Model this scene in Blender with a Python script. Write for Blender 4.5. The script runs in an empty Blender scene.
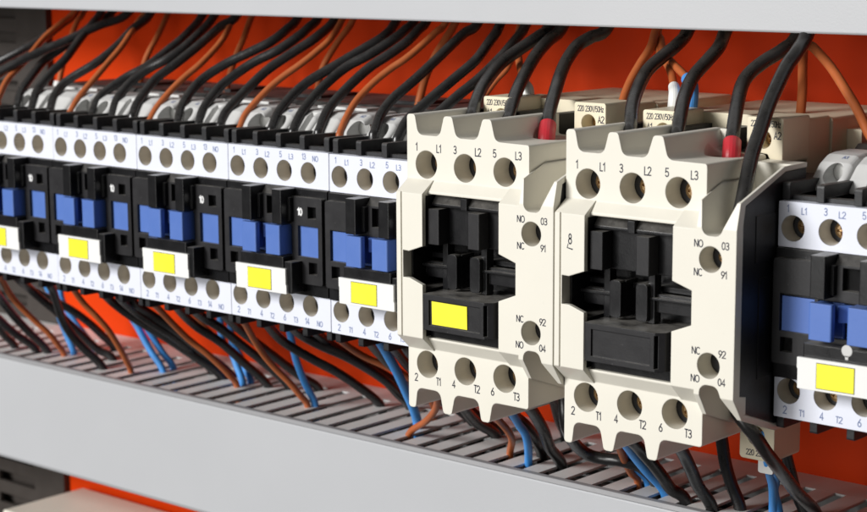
import bpy, bmesh, math, random
from mathutils import Vector, Matrix
random.seed(7)
S = 0.001                      # all lengths below are millimetres
scn = bpy.context.scene
COL = scn.collection

# ------------------------------------------------------------------ materials
def new_mat(name):
    m = bpy.data.materials.new(name); m.use_nodes = True
    nt = m.node_tree
    return m, nt, nt.nodes['Principled BSDF']

def plastic(name, col, rough=0.45, bevel=0.3, bump=0.08, bscale=1500, var=0.06, vscale=60,
            spec=0.5, speck=0.0, speck_col=(.6, .58, .55), metallic=0.0, sss=0.0, rvar=0.12, coat=0.0, dust=0.0, dust_col=(.30, .285, .26)):
    m, nt, p = new_mat(name)
    N, L = nt.nodes, nt.links
    tc = N.new('ShaderNodeTexCoord')
    def noise(scale, detail=3, rough_=.55):
        n = N.new('ShaderNodeTexNoise'); n.inputs['Scale'].default_value = scale
        n.inputs['Detail'].default_value = detail; n.inputs['Roughness'].default_value = rough_
        L.new(tc.outputs['Object'], n.inputs['Vector']); return n
    n1 = noise(vscale)
    mx = N.new('ShaderNodeMix'); mx.data_type = 'RGBA'
    c0 = tuple(c * (1 - var) for c in col); c1 = tuple(min(1, c * (1 + var)) for c in col)
    mx.inputs[6].default_value = (*c0, 1); mx.inputs[7].default_value = (*c1, 1)
    L.new(n1.outputs['Fac'], mx.inputs[0])
    out = mx.outputs[2]
    if speck > 0:
        n2 = noise(900, 2, .7)
        r = N.new('ShaderNodeValToRGB'); r.color_ramp.elements[0].position = .68; r.color_ramp.elements[1].position = .80
        L.new(n2.outputs['Fac'], r.inputs['Fac'])
        n4 = noise(45, 3)
        mu = N.new('ShaderNodeMath'); mu.operation = 'MULTIPLY'
        L.new(r.outputs['Color'], mu.inputs[0]); L.new(n4.outputs['Fac'], mu.inputs[1])
        mu2 = N.new('ShaderNodeMath'); mu2.operation = 'MULTIPLY'; mu2.inputs[1].default_value = speck * 2
        L.new(mu.outputs[0], mu2.inputs[0])
        m2 = N.new('ShaderNodeMix'); m2.data_type = 'RGBA'
        L.new(mu2.outputs[0], m2.inputs[0]); L.new(out, m2.inputs[6]); m2.inputs[7].default_value = (*speck_col, 1)
        out = m2.outputs[2]
    if dust > 0:
        g = N.new('ShaderNodeNewGeometry'); sp = N.new('ShaderNodeSeparateXYZ'); L.new(g.outputs['Normal'], sp.inputs[0])
        r1 = N.new('ShaderNodeMapRange'); r1.inputs['From Min'].default_value = .35; r1.inputs['From Max'].default_value = .95
        r1.inputs['To Max'].default_value = dust; L.new(sp.outputs['Z'], r1.inputs['Value'])
        nd = noise(160, 5, .7); r2 = N.new('ShaderNodeMapRange'); r2.inputs['From Min'].default_value = .25; r2.inputs['From Max'].default_value = .65
        L.new(nd.outputs['Fac'], r2.inputs['Value'])
        mm = N.new('ShaderNodeMath'); mm.operation = 'MULTIPLY'; L.new(r1.outputs[0], mm.inputs[0]); L.new(r2.outputs[0], mm.inputs[1])
        m3 = N.new('ShaderNodeMix'); m3.data_type = 'RGBA'; L.new(mm.outputs[0], m3.inputs[0]); L.new(out, m3.inputs[6]); m3.inputs[7].default_value = (*dust_col, 1)
        out = m3.outputs[2]
    L.new(out, p.inputs['Base Color'])
    mr = N.new('ShaderNodeMapRange'); mr.inputs['To Min'].default_value = rough - rvar; mr.inputs['To Max'].default_value = rough + rvar
    n3 = noise(vscale * 4, 4); L.new(n3.outputs['Fac'], mr.inputs['Value']); L.new(mr.outputs[0], p.inputs['Roughness'])
    p.inputs['Specular IOR Level'].default_value = spec
    p.inputs['Metallic'].default_value = metallic
    if coat: p.inputs['Coat Weight'].default_value = coat; p.inputs['Coat Roughness'].default_value = .25
    if sss:
        p.inputs['Subsurface Weight'].default_value = sss; p.inputs['Subsurface Scale'].default_value = 0.001
        p.inputs['Subsurface Radius'].default_value = (1, .8, .6)
    b = N.new('ShaderNodeBump'); b.inputs['Strength'].default_value = bump; b.inputs['Distance'].default_value = 0.0002
    nb = noise(bscale, 2); L.new(nb.outputs['Fac'], b.inputs['Height'])
    if bevel > 0:
        bv = N.new('ShaderNodeBevel'); bv.samples = 4; bv.inputs['Radius'].default_value = bevel * S
        L.new(bv.outputs['Normal'], b.inputs['Normal'])
    L.new(b.outputs['Normal'], p.inputs['Normal'])
    return m

M = {}
M['cream'] = plastic('cream_plastic', (.785, .755, .665), .42, .45, var=.035, vscale=22, speck=.10, speck_col=(.45, .42, .36))
M['cream_old'] = plastic('yellowed_cream_plastic', (.78, .70, .52), .45, .4, var=.05, vscale=40, speck=.1, speck_col=(.4, .36, .3))
M['white'] = plastic('cool_white_plastic', (.76, .785, .88), .4, .2, var=.015, vscale=30, speck=.05, speck_col=(.45, .45, .5))
M['white_rear'] = plastic('dusty_white_plastic', (.60, .60, .59), .55, .4, var=.12, vscale=80, speck=.25, speck_col=(.35, .34, .32))
M['label_white'] = plastic('label_white_plastic', (.84, .84, .82), .35, .15, var=.02)
M['black'] = plastic('black_plastic', (.007, .007, .008), .31, .35, spec=.45, bump=.1, var=.25, vscale=50, speck=.12, speck_col=(.28, .27, .26), rvar=.12, dust=0.75)
M['black_base'] = plastic('matt_black_plastic', (.010, .010, .012), .5, .3, bump=.2, var=.3, vscale=50, speck=.06, speck_col=(.2, .19, .18), dust=0.35)
M['slate'] = plastic('dark_slate_plastic', (.017, .0165, .018), .42, .3, spec=.4, bump=.1, var=.2, vscale=60, speck=.2, speck_col=(.35, .34, .33), dust=0.75)
M['blue'] = plastic('blue_plastic', (.088, .175, .50), .42, .3, bump=.1, var=.05, vscale=60, speck=.04, speck_col=(.4, .45, .6))
M['yellow'] = plastic('yellow_label', (.93, .86, .035), .5, 0, bump=.03, var=.01)
M['duct'] = plastic('grey_pvc', (.485, .495, .515), .42, .5, bump=.15, var=.035, vscale=9, speck=.10, speck_col=(.35, .34, .32))
M['duct_rough'] = plastic('grey_pvc_slats', (.74, .735, .725), .5, .3, bump=.2, var=.07, vscale=50, speck=.22, speck_col=(.3, .28, .26))
M['orange_panel'] = plastic('orange_painted_steel', (.69, .046, .0012), .5, 0, spec=.12, bump=.1, bscale=600, var=.12, vscale=14, speck=.22, speck_col=(.5, .2, .12))
M['bore'] = plastic('hole_wall_plastic', (.80, .77, .70), .5, 0, bump=.02)
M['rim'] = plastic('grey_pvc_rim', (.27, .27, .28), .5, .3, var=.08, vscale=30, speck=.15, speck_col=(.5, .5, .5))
M['steel_dark'] = plastic('dark_grey_steel', (.045, .037, .032), .5, .3, var=.2, vscale=40)
M['brass'] = plastic('brass', (.50, .34, .18), .34, .15, metallic=1.0, var=.25, vscale=300, bump=.3)
M['zinc'] = plastic('zinc_plated_steel', (.62, .62, .60), .35, .2, metallic=1.0, var=.1, vscale=100)
M['ink'] = plastic('dark_ink', (.035, .035, .05), .5, 0, bump=0)
M['ink_blue'] = plastic('pale_blue_ink', (.19, .24, .42), .5, 0, bump=0)
M['ink_white'] = plastic('white_ink', (.8, .8, .8), .5, 0, bump=0)
M['c_black'] = plastic('black_cable_sheath', (.018, .0175, .018), .30, 0, spec=.65, bump=.18, bscale=700, var=.35, vscale=110, speck=.22, speck_col=(.25, .24, .23), rvar=.13, dust=0.14)
M['c_orange'] = plastic('orange_brown_cable_sheath', (.47, .125, .038), .42, 0, bump=.15, bscale=900, var=.14, vscale=120, speck=.12, speck_col=(.55, .3, .2))
M['c_blue'] = plastic('light_blue_cable_sheath', (.07, .33, .82), .42, 0, bump=.15, var=.08, vscale=120)
M['red'] = plastic('red_sleeve', (.62, .035, .05), .4, .2, bump=.1, var=.1, vscale=200)
M['ferrule'] = plastic('white_ferrule', (.82, .82, .80), .4, .1)
M['ferrule_blue'] = plastic('blue_ferrule', (.08, .3, .7), .4, .1)
# faint scratches and smears on the duct cover: real wear
# ------------------------------------------------------------------ mesh helpers
def finish(bm, name, mat, parent=None, smooth=False, scale=True):
    if scale: bmesh.ops.scale(bm, vec=(S, S, S), verts=bm.verts)
    me = bpy.data.meshes.new(name); bm.to_mesh(me); bm.free()
    me.materials.append(M[mat] if isinstance(mat, str) else mat)
    if smooth:
        for p in me.polygons: p.use_smooth = True
    o = bpy.data.objects.new(name, me); COL.objects.link(o)
    if parent: o.parent = parent
    return o

def box(bm, x0, x1, y0, y1, z0, z1):
    vs = [bm.verts.new((x, y, z)) for x in (x0, x1) for y in (y0, y1) for z in (z0, z1)]
    for f in ((0, 1, 3, 2), (4, 6, 7, 5), (0, 4, 5, 1), (2, 3, 7, 6), (0, 2, 6, 4), (1, 5, 7, 3)):
        bm.faces.new([vs[i] for i in f])
    return vs

def prism(bm, pts, axis, a, b):
    """pts: polygon in the two other axes (x,z for 'y'; y,z for 'x'; x,y for 'z')"""
    def mk(p, t):
        if axis == 'y': return (p[0], t, p[1])
        if axis == 'x': return (t, p[0], p[1])
        return (p[0], p[1], t)
    A = [bm.verts.new(mk(p, a)) for p in pts]; B = [bm.verts.new(mk(p, b)) for p in pts]
    n = len(pts)
    fs = [bm.faces.new(A[::-1]), bm.faces.new(B)]
    for i in range(n): fs.append(bm.faces.new((A[i], A[(i + 1) % n], B[(i + 1) % n], B[i])))
    bmesh.ops.recalc_face_normals(bm, faces=fs)
    return A, B

def rounded(pts, r, seg=4):
    """round the corners of a polygon; r a number or a list"""
    out = []; n = len(pts)
    for i, p in enumerate(pts):
        ri = r[i] if isinstance(r, (list, tuple)) else r
        if ri <= 0: out.append(p); continue
        P = Vector(p); a = Vector(pts[i - 1]) - P; b = Vector(pts[(i + 1) % n]) - P
        la, lb = a.length, b.length; a.normalize(); b.normalize()
        ang = a.angle(b); d = min(ri / math.tan(ang / 2), la * .48, lb * .48); rr = d * math.tan(ang / 2)
        c = P + (a + b).normalized() * (rr / math.sin(ang / 2))
        s = P + a * d; e = P + b * d
        a0 = math.atan2(s.y - c.y, s.x - c.x); a1 = math.atan2(e.y - c.y, e.x - c.x)
        dl = (a1 - a0 + math.pi) % (2 * math.pi) - math.pi
        for k in range(seg + 1):
            t = a0 + dl * k / seg; out.append((c.x + rr * math.cos(t), c.y + rr * math.sin(t)))
    return out

def rbox(bm, x0, x1, y0, y1, z0, z1, r=.4):
    prism(bm, rounded([(x0, z0), (x1, z0), (x1, z1), (x0, z1)], r, 3), 'y', y0, y1)

def circ(cx, cz, r, n=32): return [(cx + r * math.cos(2 * math.pi * i / n), cz + r * math.sin(2 * math.pi * i / n)) for i in range(n)]

def boolean(target, cutters, op='DIFFERENCE'):
    """target and cutters are bmeshes in mm; returns a new bmesh"""
    def mk(bm):
        bmesh.ops.recalc_face_normals(bm, faces=bm.faces)
        me = bpy.data.meshes.new('tmp'); bm.to_mesh(me); bm.free()
        o = bpy.data.objects.new('tmp', me); COL.objects.link(o); return o
    cur = mk(target)
    for c in cutters:
        co = mk(c[0] if isinstance(c, tuple) else c); mop = c[1] if isinstance(c, tuple) else op
        md = cur.modifiers.new('b', 'BOOLEAN'); md.operation = mop; md.object = co; md.solver = 'EXACT'; md.use_self = True
        bpy.context.view_layer.update()
        dg = bpy.context.evaluated_depsgraph_get(); dg.update()
        me = bpy.data.meshes.new_from_object(cur.evaluated_get(dg))
        for o in (cur, co):
            old = o.data; bpy.data.objects.remove(o); bpy.data.meshes.remove(old)
        cur = bpy.data.objects.new('tmp', me); COL.objects.link(cur)
    bm = bmesh.new(); bm.from_mesh(cur.data)
    old = cur.data; bpy.data.objects.remove(cur); bpy.data.meshes.remove(old)
    return bm

def pm(pts, axis, a, b):
    bm = bmesh.new(); prism(bm, pts, axis, a, b); return bm
def bmx(*b):
    bm = bmesh.new(); box(bm, *b); return bm

def _arc(cx, cy, rx, ry, a0, a1, n=9):
    return [(cx + rx * math.cos(math.radians(a0 + (a1 - a0) * k / n)), cy + ry * math.sin(math.radians(a0 + (a1 - a0) * k / n))) for k in range(n + 1)]
# plain engraved-style capitals: (advance width, strokes) on a 1 high body
GL = {
 '0': (.62, [_arc(.25, .5, .25, .5, 90, 450, 20)]),
 '1': (.42, [[(.0, .76), (.22, 1), (.22, 0)]]),
 '2': (.60, [_arc(.25, .74, .25, .26, 165, -35) + [(0, 0), (.52, 0)]]),
 '3': (.60, [_arc(.24, .76, .23, .24, 150, -90) + _arc(.24, .27, .26, .27, 90, -150)]),
 '4': (.62, [[(.38, 0), (.38, 1), (.0, .28), (.54, .28)]]),
 '5': (.60, [[(.46, 1), (.06, 1), (.02, .52)] + _arc(.24, .31, .27, .31, 120, -150)]),
 '6': (.60, [[(.38, 1), (.06, .5)] + _arc(.25, .29, .25, .29, 150, -210, 14)]),
 '8': (.60, [_arc(.25, .76, .21, .24, -90, 270, 14), _arc(.25, .27, .26, .27, 90, 450, 14)]),
 '9': (.60, [[(.12, 0), (.44, .5)] + _arc(.25, .71, .25, .29, -30, 330, 14)]),
 'L': (.54, [[(0, 1), (0, 0), (.42, 0)]]),
 'T': (.56, [[(0, 1), (.5, 1)], [(.25, 1), (.25, 0)]]),
 'N': (.70, [[(0, 0), (0, 1)], [(.02, .98), (.53, .02)], [(.55, 0), (.55, 1)]]),
 'O': (.78, [_arc(.33, .5, .33, .5, 90, 450, 20)]),
 'C': (.72, [_arc(.33, .5, .33, .5, 48, 312, 16)]),
 'A': (.64, [[(0, 0), (.26, 1), (.52, 0)], [(.09, .32), (.43, .32)]]),
 'V': (.60, [[(0, 1), (.24, 0), (.48, 1)]]),
 'H': (.62, [[(0, 0), (0, 1)], [(.46, 0), (.46, 1)], [(0, .52), (.46, .52)]]),
 'z': (.48, [[(0, .66), (.36, .66), (0, 0), (.36, 0)]]),
 '/': (.46, [[(0, -.08), (.32, 1.05)]]),
 '.': (.22, [[(0.02, 0), (.02, .06)]]),
 ' ': (.40, [])}
def text_bm(bm, s, x, y, z, h, w=.78, th=.0):
    """flat lettering facing -y, centred on x,z; h is the cap height in mm"""
    tot = sum(GL[c][0] for c in s) - .12; px = -tot / 2; sw = .08 + th
    for c in s:
        adv, strokes = GL[c]
        for st in strokes:
            L_, R_ = [], []
            for k, p in enumerate(st):
                a = Vector(st[max(k - 1, 0)]); q = Vector(st[min(k + 1, len(st) - 1)]); P = Vector(p)
                d1 = (P - a) if k > 0 else (q - P); d2 = (q - P) if k < len(st) - 1 else (P - a)
                d1 = d1.normalized(); d2 = d2.normalized()
                n1 = Vector((-d1.y, d1.x)); n2 = Vector((-d2.y, d2.x)); n = (n1 + n2)
                n = n.normalized() if n.length > 1e-4 else n1
                m = sw / max(.45, n.dot(n1))
                e = Vector((0, 0))
                if k == 0: e = -d2 * sw * .6
                if k == len(st) - 1: e = d1 * sw * .6
                L_.append(P + n * m + e); R_.append(P - n * m + e)
            f = lambda v: bm.verts.new((x + (px + v.x) * h * w * 1.15, y, z + (v.y - .5) * h))
            LV = [f(v) for v in L_]; RV = [f(v) for v in R_]
            for k in range(len(LV) - 1): bm.faces.new((RV[k], RV[k + 1], LV[k + 1], LV[k]))
        px += adv

def tube_bm(pts, r, seg=12, sub=6, cap=True):
    """smooth tube through pts (Catmull-Rom, rotation-minimising frame)"""
    Q = spline(pts, sub)
    return tube_from(Q, r, seg, cap)
def spline(pts, sub=6):
    P = [Vector(p) for p in pts]; Q = []
    for i in range(len(P) - 1):
        p0 = P[max(i - 1, 0)]; p1 = P[i]; p2 = P[i + 1]; p3 = P[min(i + 2, len(P) - 1)]
        for k in range(sub):
            t = k / sub
            Q.append(.5 * ((2 * p1) + (-p0 + p2) * t + (2 * p0 - 5 * p1 + 4 * p2 - p3) * t * t + (-p0 + 3 * p1 - 3 * p2 + p3) * t ** 3))
    Q.append(P[-1])
    return Q
def tube_from(Q, r, seg=12, cap=True):
    bm = bmesh.new(); rings = []
    T = (Q[1] - Q[0]).normalized(); n = T.orthogonal().normalized()
    for i, q in enumerate(Q):
        T = (Q[min(i + 1, len(Q) - 1)] - Q[max(i - 1, 0)]).normalized()
        n = (n - T * n.dot(T)).normalized(); b = T.cross(n)
        rr = r(i / (len(Q) - 1)) if callable(r) else r
        rings.append([bm.verts.new(q + (n * math.cos(2 * math.pi * k / seg) + b * math.sin(2 * math.pi * k / seg)) * rr) for k in range(seg)])
    for a, c in zip(rings, rings[1:]):
        for k in range(seg): bm.faces.new((a[k], a[(k + 1) % seg], c[(k + 1) % seg], c[k]))
    if cap: bm.faces.new(rings[0][::-1]); bm.faces.new(rings[-1])
    return bm

def empty(name, loc, label, cat, group=None):
    o = bpy.data.objects.new(name, None); COL.objects.link(o); o.empty_display_size = .01
    o.location = Vector(loc) * S; o['label'] = label; o['category'] = cat
    if group: o['group'] = group
    return o
def tag(o, label, cat, group=None):
    o['label'] = label; o['category'] = cat
    if group: o['group'] = group
def copy_tree(o, parent=None):
    c = o.copy(); COL.objects.link(c); c.parent = parent
    for ch in list(o.children): copy_tree(ch, c)
    return c

def screw(name, x, y, z, r, parent, ang=.4, mat='brass', plus=True):
    """pan-head screw facing -y with a cross recess"""
    bm = bmesh.new(); prof = [(0, -.1), (r * .55, 0), (r * .9, .35), (r, .9), (r, 2.2)]; n = 20
    rings = []
    for rad, dy in prof[1:]:
        rings.append([bm.verts.new((rad * math.cos(2 * math.pi * k / n), dy, rad * math.sin(2 * math.pi * k / n))) for k in range(n)])
    c = bm.verts.new((0, -.1, 0))
    for k in range(n): bm.faces.new((c, rings[0][k], rings[0][(k + 1) % n]))
    for a, b in zip(rings, rings[1:]):
        for k in range(n): bm.faces.new((a[k], b[k], b[(k + 1) % n], a[(k + 1) % n]))
    bm.faces.new(rings[-1])
    cut = [bmx(-r * .62, r * .62, -1, .9, -r * .14, r * .14)]
    if plus: cut.append(bmx(-r * .14, r * .14, -1, .9, -r * .62, r * .62))
    bm = boolean(bm, cut)
    bmesh.ops.rotate(bm, verts=bm.verts, cent=(0, 0, 0), matrix=Matrix.Rotation(ang, 3, 'Y'))
    o = finish(bm, name, mat, parent); o.location = Vector((x, y, z)) * S
    return o

UP = [
 ('m-4:L2','black',[(-263.90000000000003, 45.2, 7.1),(-263.3, 45.0, 15.1),(-260.1, 46.5, 17.0),(-252.0, 52.6, 22.1),(-247.4, 58.8, 26.2),(-247.0, 66.9, 30.9),(-248.9, 75.0, 35.2),(-245.9, 80.0, 48.2)]),
 ('m-4:L3','black',[(-245.1, 32.2, 3.6),(-244.5, 32.0, 11.6),(-243.3, 34.0, 13.8),(-238.5, 39.3, 17.8),(-233.6, 45.1, 21.5),(-226.2, 52.7, 25.9),(-219.5, 62.4, 31.0),(-213.2, 72.0, 35.7),(-210.2, 77.0, 48.7)]),
 ('m-4:13','orange',[(-236.29999999999998, 27.2, -3.9),(-235.7, 27.0, 4.1),(-236.5, 28.5, 6.2),(-239.7, 34.8, 11.6),(-240.4, 43.6, 17.9),(-244.7, 56.2, 26.0),(-245.3, 65.2, 31.4),(-245.7, 72.0, 35.4),(-242.7, 77.0, 48.4)]),
 ('m-3:L1','black',[(-227.7, 29.2, -6.9),(-227.1, 29.0, 1.1),(-228.5, 30.7, 3.5),(-231.8, 35.0, 7.7),(-233.5, 42.3, 13.7),(-234.4, 48.4, 18.3),(-231.5, 54.4, 22.7),(-229.6, 61.7, 27.7),(-227.3, 68.3, 32.1),(-225.1, 74.0, 35.8),(-222.1, 79.0, 48.8)]),
 ('m-3:L2','black',[(-219.29999999999998, 29.2, -7.6),(-218.7, 29.0, 0.4),(-219.2, 30.1, 2.5),(-222.4, 35.0, 8.1),(-221.8, 41.3, 14.3),(-220.2, 47.2, 19.6),(-221.8, 55.4, 26.3),(-222.9, 62.8, 32.0),(-224.3, 68.0, 36.0),(-221.3, 73.0, 49.0)]),
 ('m-3:rear','orange',[(-245.29999999999998, 62.2, -1.6),(-244.7, 62.0, 6.4),(-244.9, 63.1, 9.4),(-245.9, 65.0, 13.1),(-247.3, 68.6, 19.1),(-249.0, 72.1, 24.4),(-250.5, 77.1, 31.2),(-249.5, 80.0, 35.1),(-246.5, 85.0, 48.1)]),
 ('m-3:L3','black',[(-208.1, 29.2, -7.3),(-207.5, 29.0, 0.7),(-208.4, 30.2, 2.7),(-210.6, 33.5, 6.4),(-210.3, 39.0, 11.7),(-202.0, 47.1, 18.8),(-199.0, 54.3, 24.5),(-199.3, 62.5, 30.4),(-198.2, 70.0, 35.7),(-195.2, 75.0, 48.7)]),
 ('m-3:13','orange',[(-197.1, 29.2, -7.4),(-196.5, 29.0, 0.6),(-196.5, 29.9, 2.3),(-196.7, 34.0, 7.1),(-195.8, 40.4, 13.2),(-195.7, 47.1, 18.9),(-196.1, 54.3, 24.6),(-200.0, 65.1, 32.5),(-201.6, 70.0, 36.0),(-198.6, 75.0, 49.0)]),
 ('m-2:L1','black',[(-184.7, 29.2, -7.8),(-184.1, 29.0, 0.2),(-184.9, 30.6, 2.5),(-187.0, 36.2, 7.8),(-182.5, 43.9, 14.0),(-176.8, 49.5, 18.2),(-174.3, 57.5, 23.7),(-173.3, 64.9, 28.5),(-176.1, 76.0, 35.3),(-173.1, 81.0, 48.3)]),
 ('m-2:L2','black',[(-173.4, 29.2, -8.2),(-172.8, 29.0, -0.2),(-173.4, 30.1, 1.8),(-176.4, 34.7, 7.0),(-175.9, 40.7, 12.7),(-172.5, 46.2, 17.5),(-166.5, 50.8, 21.4),(-162.7, 57.8, 26.9),(-163.0, 70.0, 35.8),(-160.0, 75.0, 48.8)]),
 ('m-2:rear','orange',[(-198.29999999999998, 62.2, -2.4),(-197.7, 62.0, 5.6),(-198.2, 63.0, 8.5),(-198.3, 64.5, 11.4),(-200.2, 68.3, 17.6),(-200.4, 71.3, 22.2),(-200.1, 75.0, 27.3),(-200.7, 80.0, 33.8),(-197.7, 85.0, 46.8)]),
 ('m-2:L3','black',[(-162.0, 29.2, -6.5),(-161.4, 29.0, 1.5),(-162.2, 30.4, 3.8),(-163.2, 33.3, 7.0),(-163.1, 41.0, 14.3),(-159.1, 47.7, 19.9),(-155.8, 55.3, 25.8),(-153.7, 64.2, 32.3),(-150.9, 70.0, 36.4),(-147.9, 75.0, 49.4)]),
 ('m-2:13','orange',[(-153.1, 29.2, -7.7),(-152.5, 29.0, 0.3),(-152.9, 30.1, 2.2),(-153.1, 33.2, 5.8),(-151.9, 38.7, 11.3),(-150.1, 44.2, 16.1),(-147.9, 49.8, 20.6),(-147.9, 59.7, 28.0),(-153.0, 70.0, 35.3),(-150.0, 75.0, 48.3)]),
 ('m-1:L1','black',[(-138.6, 29.2, -7.6),(-138.0, 29.0, 0.4),(-138.8, 30.4, 2.7),(-141.2, 34.2, 6.7),(-142.2, 39.6, 11.7),(-140.9, 44.8, 16.1),(-135.9, 50.7, 20.8),(-129.3, 55.5, 24.6),(-124.0, 60.0, 28.0),(-121.8, 65.7, 32.0),(-122.1, 72.0, 36.2),(-119.1, 77.0, 49.2)]),
 ('m-1:rear','orange',[(-150.2, 62.2, -1.8),(-149.6, 62.0, 6.2),(-150.3, 63.4, 10.0),(-151.3, 66.0, 14.8),(-152.3, 70.1, 21.3),(-152.8, 75.0, 28.3),(-154.2, 80.0, 34.9),(-151.2, 85.0, 47.9)]),
 ('m-1:L2','black',[(-128.0, 29.2, -7.6),(-127.4, 29.0, 0.4),(-128.2, 30.5, 2.9),(-129.7, 34.1, 7.0),(-129.2, 40.4, 13.2),(-125.8, 45.9, 18.0),(-121.3, 50.6, 22.1),(-115.1, 55.1, 25.8),(-111.4, 60.2, 29.8),(-110.0, 64.6, 33.0),(-109.9, 70.0, 36.9),(-106.9, 75.0, 49.9)]),
 ('m-1:L3','black',[(-117.3, 29.2, -7.3),(-116.7, 29.0, 0.7),(-117.2, 30.3, 2.9),(-117.6, 33.1, 6.4),(-115.1, 40.2, 13.4),(-112.2, 47.3, 19.7),(-107.2, 53.9, 25.1),(-102.4, 60.2, 30.0),(-100.9, 69.0, 36.5),(-97.9, 74.0, 49.5)]),
 ('m-1:13','orange',[(-108.19999999999999, 29.2, -7.7),(-107.6, 29.0, 0.3),(-107.7, 30.0, 2.2),(-108.3, 33.5, 6.5),(-105.8, 40.5, 13.5),(-102.9, 45.3, 17.9),(-99.3, 49.8, 21.8),(-96.6, 54.7, 25.8),(-95.1, 60.4, 30.2),(-97.6, 69.0, 36.6),(-94.6, 74.0, 49.6)]),
 ('m0:L1','black',[(-93.0, 29.2, -7.1),(-92.4, 29.0, 0.9),(-92.8, 30.3, 3.1),(-94.0, 34.3, 7.3),(-93.5, 39.8, 12.2),(-91.0, 45.5, 16.9),(-84.9, 52.0, 22.0),(-78.9, 59.2, 27.3),(-75.1, 64.9, 31.3),(-76.0, 72.0, 36.0),(-73.0, 77.0, 49.0)]),
 ('m0:rear','orange',[(-104.8, 62.2, -1.2),(-104.2, 62.0, 6.8),(-105.5, 64.2, 12.1),(-107.1, 68.7, 19.6),(-105.6, 74.0, 27.4),(-104.0, 77.2, 31.7),(-103.3, 80.0, 35.4),(-100.3, 85.0, 48.4)]),
 ('m0:L2','black',[(-83.1, 29.2, -7.1),(-82.5, 29.0, 0.9),(-82.8, 30.2, 3.0),(-83.4, 33.8, 7.2),(-83.0, 38.2, 11.5),(-81.2, 44.4, 17.1),(-78.1, 50.2, 21.9),(-72.4, 55.2, 25.9),(-68.0, 60.5, 30.1),(-66.0, 65.2, 33.5),(-65.8, 70.0, 36.9),(-62.8, 75.0, 49.9)]),
 ('m0:L3','black',[(-71.5, 29.2, -6.7),(-70.9, 29.0, 1.3),(-71.3, 30.4, 3.7),(-72.5, 35.2, 9.0),(-71.0, 41.6, 15.1),(-67.7, 49.5, 21.9),(-63.4, 54.9, 26.3),(-60.4, 60.2, 30.3),(-59.8, 65.2, 34.0),(-59.7, 69.0, 36.8),(-56.7, 74.0, 49.8)]),
 ('m0:13','orange',[(-62.4, 29.2, -7.1),(-61.8, 29.0, 0.9),(-62.4, 30.4, 3.3),(-63.1, 34.1, 7.7),(-63.2, 38.9, 12.5),(-61.3, 44.9, 17.9),(-58.3, 49.7, 22.1),(-55.4, 53.2, 25.0),(-53.3, 57.5, 28.4),(-51.4, 63.9, 33.3),(-50.7, 68.0, 36.4),(-47.7, 73.0, 49.4)]),
 ('m1:L1','black',[(-47.7, 29.2, -5.8),(-47.1, 29.0, 2.2),(-47.5, 30.5, 4.5),(-49.1, 34.8, 9.1),(-48.6, 39.4, 13.3),(-46.7, 43.5, 16.8),(-44.7, 48.3, 20.7),(-42.8, 56.3, 26.6),(-41.1, 65.2, 32.9),(-38.9, 70.0, 36.3),(-35.9, 75.0, 49.3)]),
 ('m1:rear','orange',[(-58.7, 62.2, -1.4),(-58.1, 62.0, 6.6),(-58.5, 63.4, 10.4),(-59.4, 68.0, 18.6),(-58.9, 72.5, 25.3),(-57.7, 76.1, 30.4),(-57.0, 80.0, 35.5),(-54.0, 85.0, 48.5)]),
 ('m1:L2','black',[(-37.9, 29.2, -6.7),(-37.3, 29.0, 1.3),(-37.4, 30.5, 3.9),(-37.3, 33.7, 7.7),(-35.6, 37.0, 11.1),(-32.5, 41.9, 15.7),(-29.3, 47.7, 20.7),(-26.4, 53.9, 25.8),(-26.7, 60.4, 30.7),(-26.9, 64.3, 33.7),(-28.2, 68.0, 36.3),(-25.2, 73.0, 49.3)]),
 ('m1:L3','black',[(-27.900000000000002, 34.2, 0.5),(-27.3, 34.0, 8.5),(-25.0, 36.9, 12.1),(-22.6, 41.6, 16.2),(-20.1, 47.3, 20.4),(-19.0, 56.6, 26.5),(-19.7, 65.5, 32.0),(-21.3, 72.0, 35.7),(-18.3, 77.0, 48.7)]),
 ('A:aux','orange',[(-30.400000000000002, 60.2, 3.5),(-29.8, 60.0, 11.5),(-28.5, 61.9, 14.9),(-27.0, 65.0, 18.9),(-25.3, 68.4, 22.6),(-26.4, 73.9, 27.9),(-27.7, 76.5, 30.3),(-31.7, 82.0, 35.1),(-28.7, 87.0, 48.1)]),
 ('A:A1','orange',[(2.8, 42.2, 10.0),(3.4, 42.0, 18.0),(0.2, 44.7, 20.1),(-6.4, 51.1, 23.3),(-14.3, 59.8, 27.1),(-21.9, 68.9, 30.8),(-29.3, 80.0, 35.2),(-26.3, 85.0, 48.2)]),
 ('A:L1','black',[(-2.3, 22.2, 2.3),(-1.7, 22.0, 10.3),(-3.4, 24.9, 13.2),(-5.7, 29.4, 16.3),(-8.3, 35.8, 20.2),(-9.9, 45.2, 25.5),(-8.7, 53.0, 29.6),(-6.7, 59.8, 33.2),(-6.9, 66.0, 36.3),(-3.9, 71.0, 49.3)]),
 ('A:L2','black',[(10.9, 22.2, 1.7),(11.5, 22.0, 9.7),(10.0, 24.8, 12.5),(6.3, 32.2, 17.6),(2.7, 41.0, 22.8),(-0.7, 51.2, 28.4),(-1.8, 58.4, 32.2),(-2.2, 66.0, 36.1),(0.8, 71.0, 49.1)]),
 ('A:L3','black',[(28.099999999999998, 18.2, -1.2),(28.7, 18.0, 6.8),(26.0, 22.3, 11.1),(23.1, 27.0, 14.5),(20.1, 32.8, 18.3),(15.2, 42.6, 24.1),(12.6, 49.4, 28.0),(11.6, 55.6, 31.5),(13.5, 59.5, 33.8),(16.1, 64.0, 36.4),(19.1, 69.0, 49.4)]),
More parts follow.
